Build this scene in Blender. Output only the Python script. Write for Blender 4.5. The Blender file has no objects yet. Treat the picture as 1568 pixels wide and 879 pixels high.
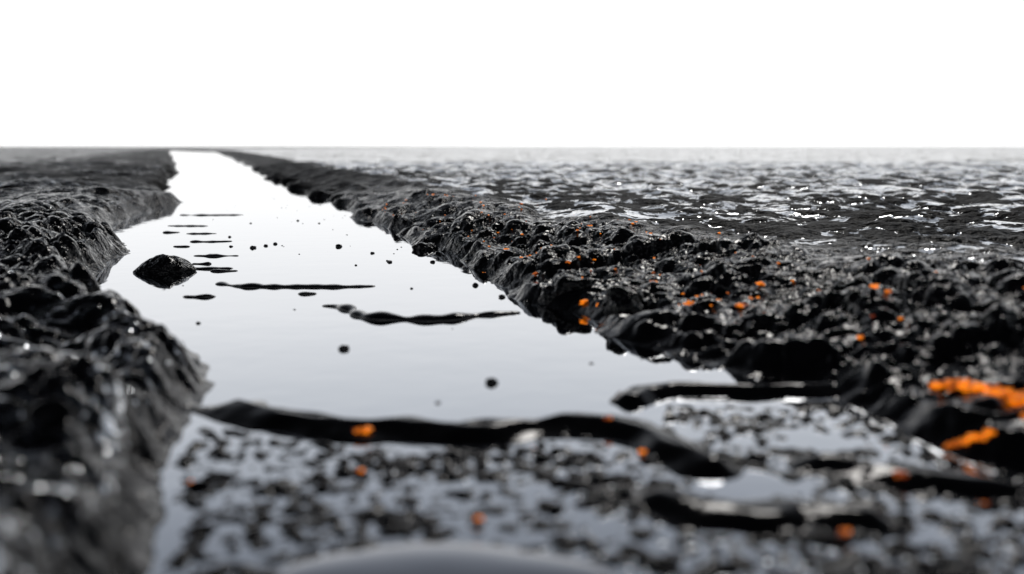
import bpy, math, random
import numpy as np
from mathutils import Vector, noise as mnoise
random.seed(7); rng=np.random.RandomState(11)
sc=bpy.context.scene
sc.view_settings.view_transform='Standard'; sc.view_settings.look='None'; sc.view_settings.exposure=0

# ------------------------------------------------------------ numpy noise
def _hash(ix,iy,seed):
    h=(ix.astype(np.int64)*374761393+iy.astype(np.int64)*668265263+seed*974634777)&0xffffffff
    h=((h^(h>>13))*1274126177)&0xffffffff
    h=(h^(h>>16))&0xffff
    return h.astype(np.float32)/65535.0
def pn(x,y,seed=0):
    xi=np.floor(x); yi=np.floor(y); fx=(x-xi).astype(np.float32); fy=(y-yi).astype(np.float32)
    def g(dx,dy):
        a=_hash(xi+dx,yi+dy,seed)*6.2831853
        return np.cos(a)*(fx-dx)+np.sin(a)*(fy-dy)
    u=fx*fx*fx*(fx*(fx*6-15)+10); v=fy*fy*fy*(fy*(fy*6-15)+10)
    a=g(0,0); b=g(1,0); c=g(0,1); d=g(1,1)
    return ((a+(b-a)*u)+((c+(d-c)*u)-(a+(b-a)*u))*v)*1.5
def domes(x,y,seed=0):
    """rounded separate blobs: max over neighbouring cells of a hemispherical cap"""
    xi=np.floor(x); yi=np.floor(y); best=np.zeros(x.shape,np.float32)
    for dx in (-1,0,1):
        for dy in (-1,0,1):
            cx=xi+dx; cy=yi+dy
            px=cx+.15+.7*_hash(cx,cy,seed); py=cy+.15+.7*_hash(cx,cy,seed+1); r=.22+.55*_hash(cx,cy,seed+2)**1.6
            q=((x-px)**2+(y-py)**2)/(r*r)
            best=np.maximum(best,r*np.sqrt(np.maximum(1-q,0)))
    return best
def S(t):
    t=np.clip(t,0,1); return t*t*(3-2*t)
def seg(X,Y,pts):
    best=np.full(X.shape,1e9,np.float32)
    for (ax,ay),(bx,by) in zip(pts[:-1],pts[1:]):
        dx,dy=bx-ax,by-ay; L=dx*dx+dy*dy
        t=np.clip(((X-ax)*dx+(Y-ay)*dy)/L,0,1)
        d=(X-ax-t*dx)**2+(Y-ay-t*dy)**2
        best=np.minimum(best,d)
    return np.sqrt(best)

# ------------------------------------------------------------ shore lines (metres)
LEFT=[(-.15,-6),(-.2,0),(-.257,.672),(-.338,.96),(-.367,1.13),(-.385,1.24),(-.45,1.4),(-.62,1.62),(-.80,1.9),(-.95,2.15),
      (-.99,2.45),(-1.10,2.87),(-1.35,3.3),(-1.525,3.84),(-1.70,4.4),(-1.74,5.3),(-2.2,6.2),(-2.9,8.3),(-4.4,13),(-7.8,23),(-19.5,57),(-27,80)]
RIGHT=[(.9,-6),(.72,.4),(.62,.80),(.52,.87),(.45,.90),(.42,.96),(.405,1.04),(.395,1.13),(.385,1.25),(.312,1.28),(.21,1.46),(.133,1.72),(.02,1.93),(-.059,2.3),
       (-.114,2.7),(-.262,2.96),(-.446,3.68),(-.81,4.85),(-2.14,9.2),(-4.9,18.5),(-16.8,57),(-26.9,80)]
lx,ly=np.array(LEFT).T; rx,ry=np.array(RIGHT).T
RIDGE1=[(-.315,1.115),(-.25,1.06),(-.176,1.03),(-.115,1.03),(-.057,1.01),(.0,1.025),(.054,1.047),(.10,1.04),(.135,1.0),(.165,.94),(.19,.90)]
RIDGE2=[(.141,1.15),(.155,1.18),(.20,1.205),(.292,1.19),(.36,1.20),(.43,1.21),(.6,1.2)]
RIDGE3=[(.135,.815),(.165,.79),(.195,.778),(.235,.785),(.285,.771)]
RIDGE4=[(.304,.913),(.335,.885),(.366,.87),(.40,.855),(.46,.82),(.55,.78)]

def terrain(X,Y,want_wet=False):
    X=X.astype(np.float32); Y=Y.astype(np.float32)
    inside=(X>np.interp(Y,ly,lx))&(X<np.interp(Y,ry,rx))&(Y<80)
    dl=seg(X,Y,LEFT); dr=seg(X,Y,RIGHT)
    sgn=np.where(inside,-1,1)
    right=(X>(np.interp(Y,ly,lx)+np.interp(Y,ry,rx))*.5)
    d=np.minimum(dl,dr)*sgn
    sp=.0045*np.maximum(Y,.5)
    def lod(l): return np.clip((l/sp-2.)/3.,0,1)
    far=np.clip(Y/3.,.6,6)
    sx_=X+.05*pn(X/.17,Y/.17,81); sy_=Y+.05*pn(X/.17,Y/.17,82)
    d=d+far*(np.where(right,.045,.026)*pn(X/.19,Y/.19,1)*lod(.19)+.020*pn(X/.05,Y/.05,2)*lod(.05)+.011*pn(X/.02,Y/.02,3)*lod(.02))*(.4+.6*S((Y-1.0)/.5))
    d=d+far*.03*pn(X/.6,Y/.6,4)*S((Y-1.6)/1.)
    d=d+.05*(domes(sx_/.21,sy_/.21,90)-.2)*right*S((Y-1.35)/.3)
    W=np.interp(Y,[.9,1.1,1.5,2.5,3.2,6,60],[.35,.45,.60,.42,.32,.45,.8])
    out=np.maximum(d,0)
    hR=(.026+.022*pn(X/.2,Y/.2,40))*S((out+.006)/(.06+.03*pn(X/.13,Y/.13,41)))*S((Y-.5)/.3)+.062*S(out/W)
    hL=.045*S(out/.07)+.022*S(out/.45)
    h=np.where(right,hR,hL)
    wx=X+.03*pn(X/.11,Y/.11,5); wy=Y+.03*pn(X/.11,Y/.11,6)
    def bil(l,s_):
        q=pn(wx/l,wy/l,s_); return 1-2*np.sqrt(q*q+.02)
    b1=bil(.13,7); b2=-bil(.05,8); b4=pn(wx/.010,wy/.010,10)
    al=X*.49-Y*.87; ac=X*.87+Y*.49
    al2=al+.35*ac+.05*pn(X/.2,Y/.2,83)
    fold=pn(al2/.075+.9*pn(X/.1,Y/.1,12),ac/.19,11); fold=np.sqrt(fold*fold+.010)
    fold2=pn(al2/.025,ac/.10,13)
    k=S(out/.05)
    nearshore=np.exp(-(out/.24)**2)*right
    smoothz=np.clip(nearshore*S((2.6-Y)/.8),0,1)
    plain=S((out-W*.75)/(W*.7))*right
    farL=S((out-.8)/2.)*(~right)
    patch=.45+1.1*S(.5+pn(X/.22,Y/.22,47))
    vx=X+.006*pn(X/.02,Y/.02,65); vy=Y+.006*pn(X/.02,Y/.02,66)
    dm=domes(vx/.06,vy/.06,57)*lod(.06)*.030+domes(vx/.032,vy/.032,60)*lod(.032)*.018+domes(vx/.015,vy/.015,63)*lod(.015)*.007
    lump=(.009*b1*lod(.13)+patch*(.0025*b2*lod(.05)+.0004*b4*lod(.010)+dm))
    nearL=S((1.9-Y)/.5)*(~right)
    leftw=np.where(right,1.,1.3-.45*nearL)
    h=h+S((out+.004)/.05)*lump*leftw*(1-.55*smoothz)*(1-.96*plain)
    # grit and pebbles of several sizes standing out of the wet plain
    g=np.zeros(X.shape,np.float32); dens=.12*pn(X/.5,Y/.4,97)+.06*pn(X/2.2,Y/2.2,99)
    for l,sd_,th,am in ((.024,101,.34,.60),(.042,104,.38,.50),(.075,107,.42,.40),(.13,121,.50,.25)):
        rx_=X+.3*l*pn(X/(l*.45),Y/(l*.45),sd_+50); ry_=Y+.3*l*pn(X/(l*.45),Y/(l*.45),sd_+51)
        g=np.maximum(g,am*l*np.maximum(domes(rx_/l,ry_/l,sd_)-th+dens,0)*np.clip((l/sp-1.6)/1.5,0,1))
    g=g*plain
    h=h+g
    h=h+nearshore*S(out/.10)*(-.036*fold*lod(.045)+.003*fold2*lod(.02))
    h=h+k*.03*pn(X/.5,Y/.5,14)*np.where(right,.5,1.)*(1-plain)*S(out/.2)
    h=h+nearL*S(out/.06)*(.034*domes(sx_/.13,sy_/.10,93)+.010*pn(X/.08,Y/.08,94))
    # broad humps on the far left bank
    h=h+(~right)*S((Y-2.6)/2)*S((40-Y)/30)*S(out/.2)*(.05*domes(X/1.1,Y/1.1,110)+.03*domes(X/.45,Y/.45,113)*lod(.3))
    h=np.where(d<0,-.03*S(-d/.05),h)
    # shallow foreground flat with separate dark islands
    Yb=np.interp(X,[-.4,-.316,-.176,-.057,.054,.12,.15,.18,.45],[1.09,1.06,1.0,.99,1.02,1.0,1.02,1.15,1.16])
    m=S((Yb-Y)/.03)*S((-d+.0)/.02)
    quiet=np.exp(-(((X-.20)/.055)**2+((Y-.87)/.045)**2)**2)+np.exp(-(((X+.05)/.14)**2+((Y-.63)/.10)**2)**3)+np.exp(-(((X-.33)/.06)**2+((Y-1.0)/.04)**2)**2)*.7
    qx=X+.008*pn(X/.03,Y/.03,25); qy=Y+.008*pn(X/.03,Y/.03,26)
    n=domes(qx/.018,qy/.015,70)*.0080+domes(qx/.010,qy/.009,75)*.0045
    sh=-.0026+n+.0028*pn(X/.10,Y/.08,24)-.0042*quiet
    h=h*(1-m)+np.where(d<0,sh,h)*m
    def rid(P,w,a,s):
        dd=seg(X,Y,P)+.45*w*pn(X/.06,Y/.06,s)
        r=dd/(w*(1+.35*pn(X/.1,Y/.1,s+1)))
        return a*(np.exp(-r*r*1.4)*1.12-.14)
    near=(Y<1.5)&(Y>.5); rmask=np.zeros(X.shape,np.float32)
    for P,w,a,s in ((RIDGE1,.031,.0145,31),(RIDGE2,.022,.012,33),(RIDGE3,.032,.011,35),(RIDGE4,.028,.012,37)):
        rr=rid(P,w,a,s); c=near&(rr>-.0005)&(rr>h-.004)
        rmask=np.where(c,1,rmask); h=np.where(near&(rr>0)&(rr>h),rr,h)
    if want_wet:
        wetr=np.maximum(plain*(1-S(g/(.0010+.0004*Y)))*(1.0+.9*dens*-1),.46*S((Y-2.)/2.)*k*(1-plain))
        wetl=np.maximum(.72*S(out/.04)*S((2.2-Y)/.8),.58*S((Y-2.2)/2.)*k)+.2*farL
        wet=np.where(right,wetr,wetl)
        wet=np.where(d<0,0,wet)
        sm=np.maximum(rmask,.85*smoothz)
        sm=np.maximum(sm,np.where(right,0,.65*S((1.9-Y)/.4)*(d>0)))
        sm=np.maximum(sm,m*(d<0)*.7)
        gr=S((Y-3.2)/4.)*(d>0)*.8
        gr=np.maximum(gr,plain*S((Y-1.4)/1.2)*.9)
        return h,wet.astype(np.float32),sm.astype(np.float32),gr.astype(np.float32)
    return h

# ------------------------------------------------------------ ground sheet
rows=np.concatenate([np.linspace(-3,.45,40)[:-1],np.exp(np.linspace(math.log(.45),math.log(14),1080))[:-1],np.exp(np.linspace(math.log(14),math.log(4000),220))])
s=np.linspace(-1,1,1500); 
cols=s*.62+ (np.abs(s)**7)*np.sign(s)*2.2
Yg,Sg=np.meshgrid(rows,cols,indexing='ij')
Xg=Sg*(np.maximum(Yg,.2)+.25)
shape=Xg.shape
Z,wet,smo,gra=terrain(Xg.ravel(),Yg.ravel(),True)
def grid_mesh(name,X,Y,Z,shape):
    nr,nc=shape
    co=np.stack([X.ravel(),Y.ravel(),Z.ravel()],1).astype(np.float32)
    idx=np.arange(nr*nc,dtype=np.int32).reshape(nr,nc)
    q=np.stack([idx[:-1,:-1],idx[:-1,1:],idx[1:,1:],idx[1:,:-1]],-1).reshape(-1,4)
    me=bpy.data.meshes.new(name)
    me.vertices.add(len(co)); me.vertices.foreach_set('co',co.ravel())
    me.loops.add(q.size); me.loops.foreach_set('vertex_index',q.ravel())
    me.polygons.add(len(q)); me.polygons.foreach_set('loop_start',np.arange(0,q.size,4,dtype=np.int32))
    me.polygons.foreach_set('use_smooth',np.ones(len(q),bool))
    me.update(calc_edges=True)
    ob=bpy.data.objects.new(name,me); sc.collection.objects.link(ob); return ob
ground=grid_mesh('ground',Xg,Yg,Z,shape)
for nm,arr in (('wet',wet),('slick',smo),('grain',gra)):
    at=ground.data.attributes.new(nm,'FLOAT','POINT'); at.data.foreach_set('value',arr)

# ------------------------------------------------------------ materials
def newmat(n):
    m=bpy.data.materials.new(n); m.use_nodes=True; nt=m.node_tree; nt.nodes.clear()
    o=nt.nodes.new('ShaderNodeOutputMaterial'); return m,nt,o
def noise(nt,vec,scale,detail=4,rough=.55,dist=0):
    n=nt.nodes.new('ShaderNodeTexNoise'); n.inputs['Scale'].default_value=scale; n.inputs['Detail'].default_value=detail
    n.inputs['Roughness'].default_value=rough; n.inputs['Distortion'].default_value=dist
    nt.links.new(vec,n.inputs['Vector']); return n.outputs['Fac']
def voro(nt,vec,scale):
    n=nt.nodes.new('ShaderNodeTexVoronoi'); n.inputs['Scale'].default_value=scale
    nt.links.new(vec,n.inputs['Vector']); return n.outputs['Distance']
def maprange(nt,v,a,b,c=0,d=1):
    n=nt.nodes.new('ShaderNodeMapRange'); n.interpolation_type='SMOOTHSTEP'
    for i,x in zip((1,2,3,4),(a,b,c,d)): n.inputs[i].default_value=x
    nt.links.new(v,n.inputs[0]); return n.outputs[0]
def math_(nt,op,a,b):
    n=nt.nodes.new('ShaderNodeMath'); n.operation=op
    for i,x in enumerate((a,b)):
        if isinstance(x,(int,float)): n.inputs[i].default_value=x
        else: nt.links.new(x,n.inputs[i])
    return n.outputs[0]

# black oily mud
mud,nt,o=newmat('oily_mud'); L=nt.links
tc=nt.nodes.new('ShaderNodeTexCoord').outputs['Object']
p=nt.nodes.new('ShaderNodeBsdfPrincipled')
att=nt.nodes.new('ShaderNodeAttribute'); att.attribute_name='wet'
gn=nt.nodes.new('ShaderNodeAttribute'); gn.attribute_name='grain'
sl=nt.nodes.new('ShaderNodeAttribute'); sl.attribute_name='slick'
L.new(maprange(nt,gn.outputs['Fac'],0,1,1.22,1.09),p.inputs['IOR'])
cr=nt.nodes.new('ShaderNodeValToRGB'); cr.color_ramp.elements[0].color=(.0008,.0008,.001,1); cr.color_ramp.elements[1].color=(.004,.004,.005,1)
L.new(noise(nt,tc,30,3),cr.inputs[0]); L.new(cr.outputs[0],p.inputs['Base Color'])
L.new(math_(nt,'ADD',maprange(nt,noise(nt,tc,22,3),.35,.7,.02,.10),maprange(nt,gn.outputs['Fac'],0,1,0,.45)),p.inputs['Roughness'])
bn=math_(nt,'ADD',math_(nt,'MULTIPLY',noise(nt,tc,38,2,.45,.2),1.0),math_(nt,'MULTIPLY',noise(nt,tc,120,1,.5,.2),.38))
bp=nt.nodes.new('ShaderNodeBump'); bp.inputs['Distance'].default_value=.02
L.new(maprange(nt,sl.outputs['Fac'],0,1,.68,.05),bp.inputs['Strength'])
L.new(bn,bp.inputs['Height']); L.new(bp.outputs[0],p.inputs['Normal'])
film=nt.nodes.new('ShaderNodeBsdfPrincipled'); film.inputs['Metallic'].default_value=1; film.inputs['Base Color'].default_value=(.62,.64,.67,1)
film.inputs['Roughness'].default_value=.14
bp2=nt.nodes.new('ShaderNodeBump'); bp2.inputs['Strength'].default_value=.05; bp2.inputs['Distance'].default_value=.01
L.new(noise(nt,tc,25,3),bp2.inputs['Height']); L.new(bp2.outputs[0],film.inputs['Normal'])
mp=nt.nodes.new('ShaderNodeMapping'); mp.inputs['Scale'].default_value=(.8,1.0,1); L.new(tc,mp.inputs[0])
n1=math_(nt,'MULTIPLY',noise(nt,mp.outputs[0],1.1,3,.6),.20)
n2=math_(nt,'MULTIPLY',noise(nt,mp.outputs[0],7,10,.95),.66)
n3=math_(nt,'MULTIPLY',noise(nt,tc,60,5,.75,.2),.40)
nn=math_(nt,'ADD',math_(nt,'ADD',n1,n2),n3)
thr=math_(nt,'SUBTRACT',.825,math_(nt,'MULTIPLY',att.outputs['Fac'],.225))
mask=maprange(nt,math_(nt,'SUBTRACT',nn,thr),-.003,.006)
mask=math_(nt,'MULTIPLY',mask,maprange(nt,att.outputs['Fac'],.02,.2))
mask=math_(nt,'MULTIPLY',mask,maprange(nt,voro(nt,tc,42),.20,.25))
mask=math_(nt,'MULTIPLY',mask,maprange(nt,voro(nt,tc,17),.18,.22))
mx=nt.nodes.new('ShaderNodeMixShader'); L.new(mask,mx.inputs[0]); L.new(p.outputs[0],mx.inputs[1]); L.new(film.outputs[0],mx.inputs[2])
L.new(mx.outputs[0],o.inputs[0])
ground.data.materials.append(mud)

# mirror-like stream surface
wm,nt,o=newmat('stream_surface'); L=nt.links
tc=nt.nodes.new('ShaderNodeTexCoord').outputs['Object']
p=nt.nodes.new('ShaderNodeBsdfPrincipled'); p.inputs['Metallic'].default_value=1; p.inputs['Roughness'].default_value=.03
p.inputs['Base Color'].default_value=(.42,.445,.485,1)
b=nt.nodes.new('ShaderNodeBump'); b.inputs['Strength'].default_value=.05; b.inputs['Distance'].default_value=.01
L.new(noise(nt,tc,9,2),b.inputs['Height']); L.new(b.outputs[0],p.inputs['Normal']); L.new(p.outputs[0],o.inputs[0])

# glossy black oil
om,nt,o=newmat('black_oil'); L=nt.links
tc=nt.nodes.new('ShaderNodeTexCoord').outputs['Object']
p=nt.nodes.new('ShaderNodeBsdfPrincipled'); p.inputs['Base Color'].default_value=(.002,.002,.003,1); p.inputs['IOR'].default_value=1.35
L.new(maprange(nt,noise(nt,tc,40,3),.3,.7,.04,.12),p.inputs['Roughness']); 
b=nt.nodes.new('ShaderNodeBump'); b.inputs['Strength'].default_value=.2; b.inputs['Distance'].default_value=.004
L.new(noise(nt,tc,80,3),b.inputs['Height']); L.new(b.outputs[0],p.inputs['Normal']); L.new(p.outputs[0],o.inputs[0])

# orange flakes: emission added only to brighten their colour, they are no embers
rm,nt,o=newmat('orange_added_glow'); L=nt.links
tc=nt.nodes.new('ShaderNodeTexCoord').outputs['Object']
p=nt.nodes.new('ShaderNodeBsdfPrincipled'); p.inputs['Roughness'].default_value=.45
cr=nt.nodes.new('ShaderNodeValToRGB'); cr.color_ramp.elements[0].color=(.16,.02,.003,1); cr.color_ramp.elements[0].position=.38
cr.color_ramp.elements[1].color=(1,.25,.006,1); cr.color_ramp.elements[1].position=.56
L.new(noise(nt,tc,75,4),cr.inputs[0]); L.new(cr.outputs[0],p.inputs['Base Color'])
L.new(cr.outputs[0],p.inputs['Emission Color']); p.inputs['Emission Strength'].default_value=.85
b=nt.nodes.new('ShaderNodeBump'); b.inputs['Strength'].default_value=.4; b.inputs['Distance'].default_value=.003
L.new(noise(nt,tc,150,4),b.inputs['Height']); L.new(b.outputs[0],p.inputs['Normal']); L.new(p.outputs[0],o.inputs[0])

# ------------------------------------------------------------ stream sheet (follows the channel)
yy=np.concatenate([np.linspace(-3,.4,12)[:-1],np.exp(np.linspace(math.log(.4),math.log(80),260))])
tt=np.linspace(0,1,24)
a=np.interp(yy,ly,lx)-.12-.03*np.maximum(yy,0); bb=np.interp(yy,ry,rx)+.12+.03*np.maximum(yy,0)
a=np.array([min(a[max(0,i-9):i+10]) for i in range(len(a))]); bb=np.array([max(bb[max(0,i-9):i+10]) for i in range(len(bb))])
WX=a[:,None]*(1-tt)+bb[:,None]*tt; WY=np.repeat(yy[:,None],24,1)
water=grid_mesh('stream_water',WX,WY,np.zeros_like(WX),WX.shape); water.data.materials.append(wm)

# ------------------------------------------------------------ helpers for lumps
import bmesh
def add_blob(bm,c,r,sq=(1,1,1),rough=.25,rot=0,sub=3,freq=1.5,seed=0):
    g=bmesh.ops.create_icosphere(bm,subdivisions=sub,radius=1)
    cr_,sr=math.cos(rot),math.sin(rot)
    for v in g['verts']:
        n=v.co.normalized(); k=1+rough*mnoise.noise(n*freq+Vector((seed*3.1,seed*1.7,seed)))+rough*.5*mnoise.noise(n*freq*2.7+Vector((seed*1.1,seed*2.7,seed)))
        x,y,z=n.x*k*sq[0]*r,n.y*k*sq[1]*r,n.z*k*sq[2]*r
        v.co=Vector((c[0]+x*cr_-y*sr,c[1]+x*sr+y*cr_,c[2]+z))
def finish(bm,name,mat,smooth=True):
    me=bpy.data.meshes.new(name); bm.to_mesh(me); bm.free()
    if smooth:
        for f in me.polygons: f.use_smooth=True
    me.materials.append(mat); ob=bpy.data.objects.new(name,me); sc.collection.objects.link(ob); return ob
def hz(x,y): return float(terrain(np.array([x]),np.array([y]))[0])

# droplets on the stream
drops=[(-.523,3.0,.009),(-.32,2.59,.006),(-.33,2.62,.003),(-.396,2.81,.005),(-.207,2.59,.006),(-.774,2.96,.008),(-.75,3.02,.006),(-.735,3.08,.006),(-.85,3.0,.005),
(-.944,3.32,.005),(-1.03,3.92,.004),(-.874,4.06,.005),(-.76,3.92,.004),(-.251,1.46,.0075),(-.0256,1.245,.0075),(-.0875,1.145,.0025),(-.537,1.68,.0035),
(-.214,2.1,.003),(-.398,2.52,.003),(.418,1.3,.007),(.191,.914,.007),(.236,.927,.009),(.166,.89,.006),(-.02,1.98,.006),(.03,1.9,.007),(-.08,2.15,.006)]
bm=bmesh.new()
for i,(x,y,r) in enumerate(drops): add_blob(bm,(x,y,r*.15),r,(1.15,1,.75),.3,0,3,1.2,i)
for i in range(45):
    y=rng.uniform(1.3,6); l=np.interp(y,ly,lx); rr=np.interp(y,ry,rx); t=rng.rand()**.35
    x=l+(rr-l)*t; add_blob(bm,(x,y,0),rng.uniform(.001,.0024),(1.3,1,.8),.3,0,2,1.2,i)
finish(bm,'oil_droplets',om)

# floating oil ridges on the stream
def ribbon(name,P,w,hgt,seed):
    P=[Vector((a,b,0)) for a,b in P]; n=90; bm=bmesh.new(); ringsz=14; prev=None
    L_=[0]
    for a,b in zip(P[:-1],P[1:]): L_.append(L_[-1]+(b-a).length)
    xs=[q.x for q in P]; ys=[q.y for q in P]
    for i in range(n+1):
        t=i/n*L_[-1]
        def at(t): return np.interp(t,L_,xs),np.interp(t,L_,ys)
        x=sum(at(t+o)[0] for o in (-.03,-.015,0,.015,.03))/5; y=sum(at(t+o)[1] for o in (-.03,-.015,0,.015,.03))/5
        x2,y2=at(min(t+.01,L_[-1])); x1,y1=at(max(t-.01,0)); T=Vector((x2-x1,y2-y1,0)).normalized(); Nn=Vector((-T.y,T.x,0))
        k=math.sin(math.pi*min(max(i/n,.0),1))**.4*(.8+.9*mnoise.noise(Vector((t*22,seed,0)))); k=max(k,.02)
        off=w*.8*mnoise.noise(Vector((t*9,seed+5,1)))
        ring=[]
        for j in range(ringsz):
            a=2*math.pi*j/ringsz
            q=Vector((x,y,0))+Nn*(math.cos(a)*w*k+off); q.z=math.sin(a)*hgt*min(k,1.2); ring.append(bm.verts.new(q))
        if prev:
            for j in range(ringsz): bm.faces.new((prev[j],prev[(j+1)%ringsz],ring[(j+1)%ringsz],ring[j]))
        prev=ring
    return finish(bm,name,om)
ribbon('floating_oil_streak',[(-.66,2.20),(-.60,2.15),(-.54,2.12),(-.45,2.13),(-.37,2.12),(-.29,2.15)],.022,.0075,1)
ribbon('floating_oil_streak',[(-.37,1.87),(-.335,1.86),(-.285,1.79),(-.24,1.735),(-.17,1.71),(-.095,1.725),(-.04,1.76),(.02,1.80)],.022,.011,2)
for i,(x,y,l,w) in enumerate([(-1.237,3.79,.17,.018),(-1.08,3.45,.12,.016),(-1.2,3.5,.07,.012),(-.96,3.16,.15,.018),(-.82,2.74,.14,.018),(-.75,2.45,.13,.018),(-.70,2.40,.08,.012),(-.80,2.55,.06,.012),(-1.33,4.4,.3,.02),(-1.0,3.0,.06,.01),(-.63,1.98,.08,.006),(-.42,2.02,.05,.005)]):
    ribbon('floating_oil_streak',[(x-l/2,y+.01),(x-l/5,y-.01),(x+l/5,y),(x+l/2,y+.012)],w,.0055,10+i)

# rocks
def rock(c,r,sq,rot,seed,facet=True):
    bm=bmesh.new(); add_blob(bm,c,r,sq,.4,rot,4,1.1,seed)
    for v in bm.verts:
        v.co+= (v.co-Vector(c))*(.10*mnoise.noise(v.co*45)+.16*abs(mnoise.noise(v.co*22)))
    rs=random.Random(seed)
    if facet:
        for _ in range(9):
            n=Vector((rs.uniform(-1,1),rs.uniform(-1,1),rs.uniform(-.1,1))).normalized(); n2=Vector((n.x/sq[0],n.y/sq[1],n.z/sq[2])).normalized()
            lim=r*.82*math.sqrt((n2.x*sq[0])**2+(n2.y*sq[1])**2+(n2.z*sq[2])**2)
            for v in bm.verts:
                e=(v.co-Vector(c)).dot(n2)-lim
                if e>0: v.co-=n2*e*.9
    return finish(bm,'oil_covered_rock',mud)
rock((-.84,2.40,.004),.062,(1.05,.8,.62),.2,3)
rock((-.262,2.92,.0),.032,(1.1,.8,.6),.1,5,False)
rock((.115,1.90,.012),.052,(1.1,.9,.85),.4,8,False)
rock((.20,1.72,.012),.046,(1.0,.9,.95),-.3,9,False)
rock((.03,2.05,.0),.022,(1.2,.8,.6),.3,12,False)
rock((.155,1.80,.0),.02,(1.2,.8,.8),.3,13,False)

# dark smooth oil pool in the immediate foreground
bm=bmesh.new()
cx,cy,ax,ay=-.05,.645,.122,.088
c0=bm.verts.new((cx,cy,.006)); prev=None
for i in range(1,25):
    k=i/24; ring=[]
    for j in range(96):
        a_=2*math.pi*j/96; w=1+.05*math.sin(3*a_+.6)+.03*math.sin(5*a_)
        ring.append(bm.verts.new((cx+ax*k*w*math.cos(a_),cy+ay*k*w*math.sin(a_),.008*math.sqrt(max(1-k**2.6,0))-.002)))
    for j in range(96):
        if prev is None: bm.faces.new((c0,ring[j],ring[(j+1)%96]))
        else: bm.faces.new((prev[j],ring[j],ring[(j+1)%96],prev[(j+1)%96]))
    prev=ring
pm=wm.copy(); pm.name='thick_oil_surface'
pm.node_tree.nodes['Principled BSDF'].inputs['Base Color'].default_value=(.15,.16,.185,1)
finish(bm,'oil_puddle',pm)

# orange flakes
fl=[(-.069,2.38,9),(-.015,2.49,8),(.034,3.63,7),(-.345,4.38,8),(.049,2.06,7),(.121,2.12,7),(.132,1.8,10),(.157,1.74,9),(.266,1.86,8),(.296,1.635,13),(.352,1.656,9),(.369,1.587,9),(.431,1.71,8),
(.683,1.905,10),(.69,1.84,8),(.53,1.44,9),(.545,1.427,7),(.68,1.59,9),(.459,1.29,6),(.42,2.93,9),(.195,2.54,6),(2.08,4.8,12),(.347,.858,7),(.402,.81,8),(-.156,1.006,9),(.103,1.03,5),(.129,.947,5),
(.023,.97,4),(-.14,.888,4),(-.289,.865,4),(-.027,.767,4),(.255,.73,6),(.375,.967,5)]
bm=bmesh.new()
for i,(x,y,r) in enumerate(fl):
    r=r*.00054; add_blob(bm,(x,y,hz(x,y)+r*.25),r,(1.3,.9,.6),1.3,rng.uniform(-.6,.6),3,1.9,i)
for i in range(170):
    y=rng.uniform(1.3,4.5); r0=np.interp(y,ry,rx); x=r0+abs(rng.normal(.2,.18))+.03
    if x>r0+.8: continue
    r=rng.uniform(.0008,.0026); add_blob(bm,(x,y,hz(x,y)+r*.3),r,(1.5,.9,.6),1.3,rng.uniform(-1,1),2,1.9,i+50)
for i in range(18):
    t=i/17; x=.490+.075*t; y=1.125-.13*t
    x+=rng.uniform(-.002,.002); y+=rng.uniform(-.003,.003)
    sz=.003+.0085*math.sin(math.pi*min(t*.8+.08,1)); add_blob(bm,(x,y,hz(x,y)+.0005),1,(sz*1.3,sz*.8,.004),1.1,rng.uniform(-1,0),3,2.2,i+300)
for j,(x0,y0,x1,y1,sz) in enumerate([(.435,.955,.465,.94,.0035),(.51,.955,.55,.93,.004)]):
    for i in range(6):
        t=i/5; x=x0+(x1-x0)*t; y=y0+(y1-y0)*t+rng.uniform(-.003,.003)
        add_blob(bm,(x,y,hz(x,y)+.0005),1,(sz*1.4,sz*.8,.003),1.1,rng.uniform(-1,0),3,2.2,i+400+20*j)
finish(bm,'orange_flakes',rm)

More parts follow.
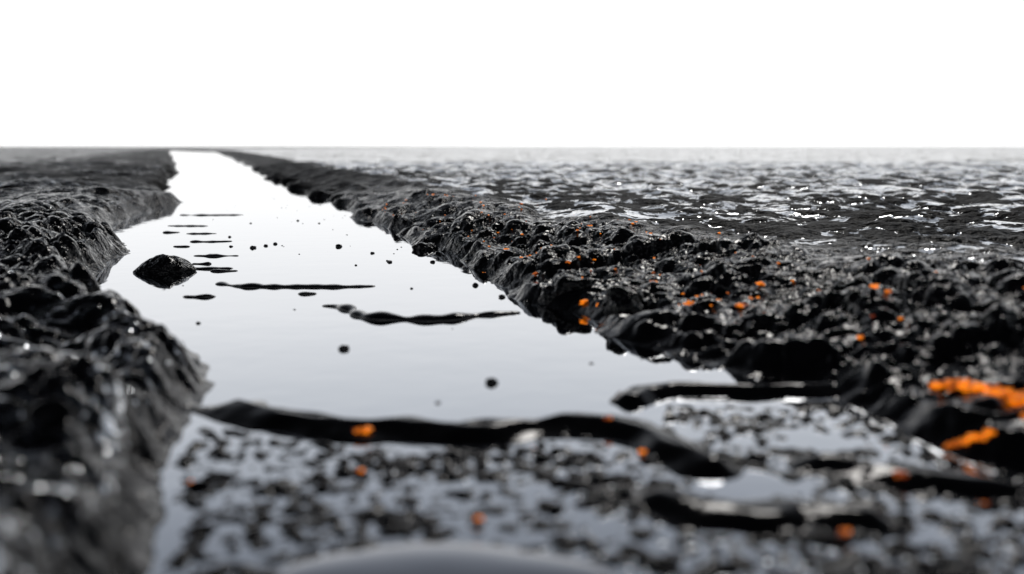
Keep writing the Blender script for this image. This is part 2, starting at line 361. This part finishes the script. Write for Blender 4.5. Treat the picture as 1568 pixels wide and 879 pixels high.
# ------------------------------------------------------------ world + sun
az,el=math.radians(14),math.radians(38)
w=bpy.data.worlds.new('World'); sc.world=w; w.use_nodes=True; nt=w.node_tree; nt.nodes.clear(); L=nt.links
out=nt.nodes.new('ShaderNodeOutputWorld'); bg=nt.nodes.new('ShaderNodeBackground'); bg.inputs[1].default_value=.1
sky=nt.nodes.new('ShaderNodeTexSky'); sky.sky_type='NISHITA'; sky.sun_disc=False; sky.sun_elevation=el; sky.sun_rotation=az; sky.dust_density=1
hs=nt.nodes.new('ShaderNodeHueSaturation'); hs.inputs['Saturation'].default_value=.4; L.new(sky.outputs[0],hs.inputs['Color'])
tcw=nt.nodes.new('ShaderNodeTexCoord'); sx=nt.nodes.new('ShaderNodeSeparateXYZ'); L.new(tcw.outputs['Generated'],sx.inputs[0])
cr=nt.nodes.new('ShaderNodeValToRGB'); e=cr.color_ramp.elements
e[0].position=0; e[0].color=(1,1,1,1); e[1].position=1; e[1].color=(.006,.007,.009,1)
for pos,c in ((.16,(.98,.98,.985,1)),(.26,(.76,.78,.81,1)),(.34,(.44,.465,.51,1)),(.42,(.25,.27,.305,1)),(.52,(.07,.077,.09,1)),(.7,(.014,.016,.019,1))):
    q=e.new(pos); q.color=c
L.new(sx.outputs[2],cr.inputs[0])
vm=nt.nodes.new('ShaderNodeVectorMath'); vm.operation='SCALE'; vm.inputs['Scale'].default_value=12; L.new(cr.outputs[0],vm.inputs[0])
mix=nt.nodes.new('ShaderNodeMix'); mix.data_type='RGBA'; mix.inputs[0].default_value=.97
L.new(hs.outputs[0],mix.inputs[6]); L.new(vm.outputs[0],mix.inputs[7]); L.new(mix.outputs[2],bg.inputs[0]); L.new(bg.outputs[0],out.inputs[0])
sd=bpy.data.lights.new('sun','SUN'); sd.energy=.6; sd.angle=math.radians(12); sd.color=(1,.97,.93)
so=bpy.data.objects.new('sun',sd); sc.collection.objects.link(so)
dirv=Vector((math.sin(az)*math.cos(el),math.cos(az)*math.cos(el),math.sin(el)))
so.rotation_euler=dirv.to_track_quat('Z','Y').to_euler()

# ------------------------------------------------------------ camera
cd=bpy.data.cameras.new('camera'); cd.lens=35; cd.sensor_width=36; cd.clip_start=.02; cd.clip_end=10000
cam=bpy.data.objects.new('camera',cd); sc.collection.objects.link(cam); sc.camera=cam
cam.location=(0,0,.30); cam.rotation_euler=(math.radians(90-8.03),0,0)
cd.dof.use_dof=True; cd.dof.focus_distance=2.7; cd.dof.aperture_fstop=2.4
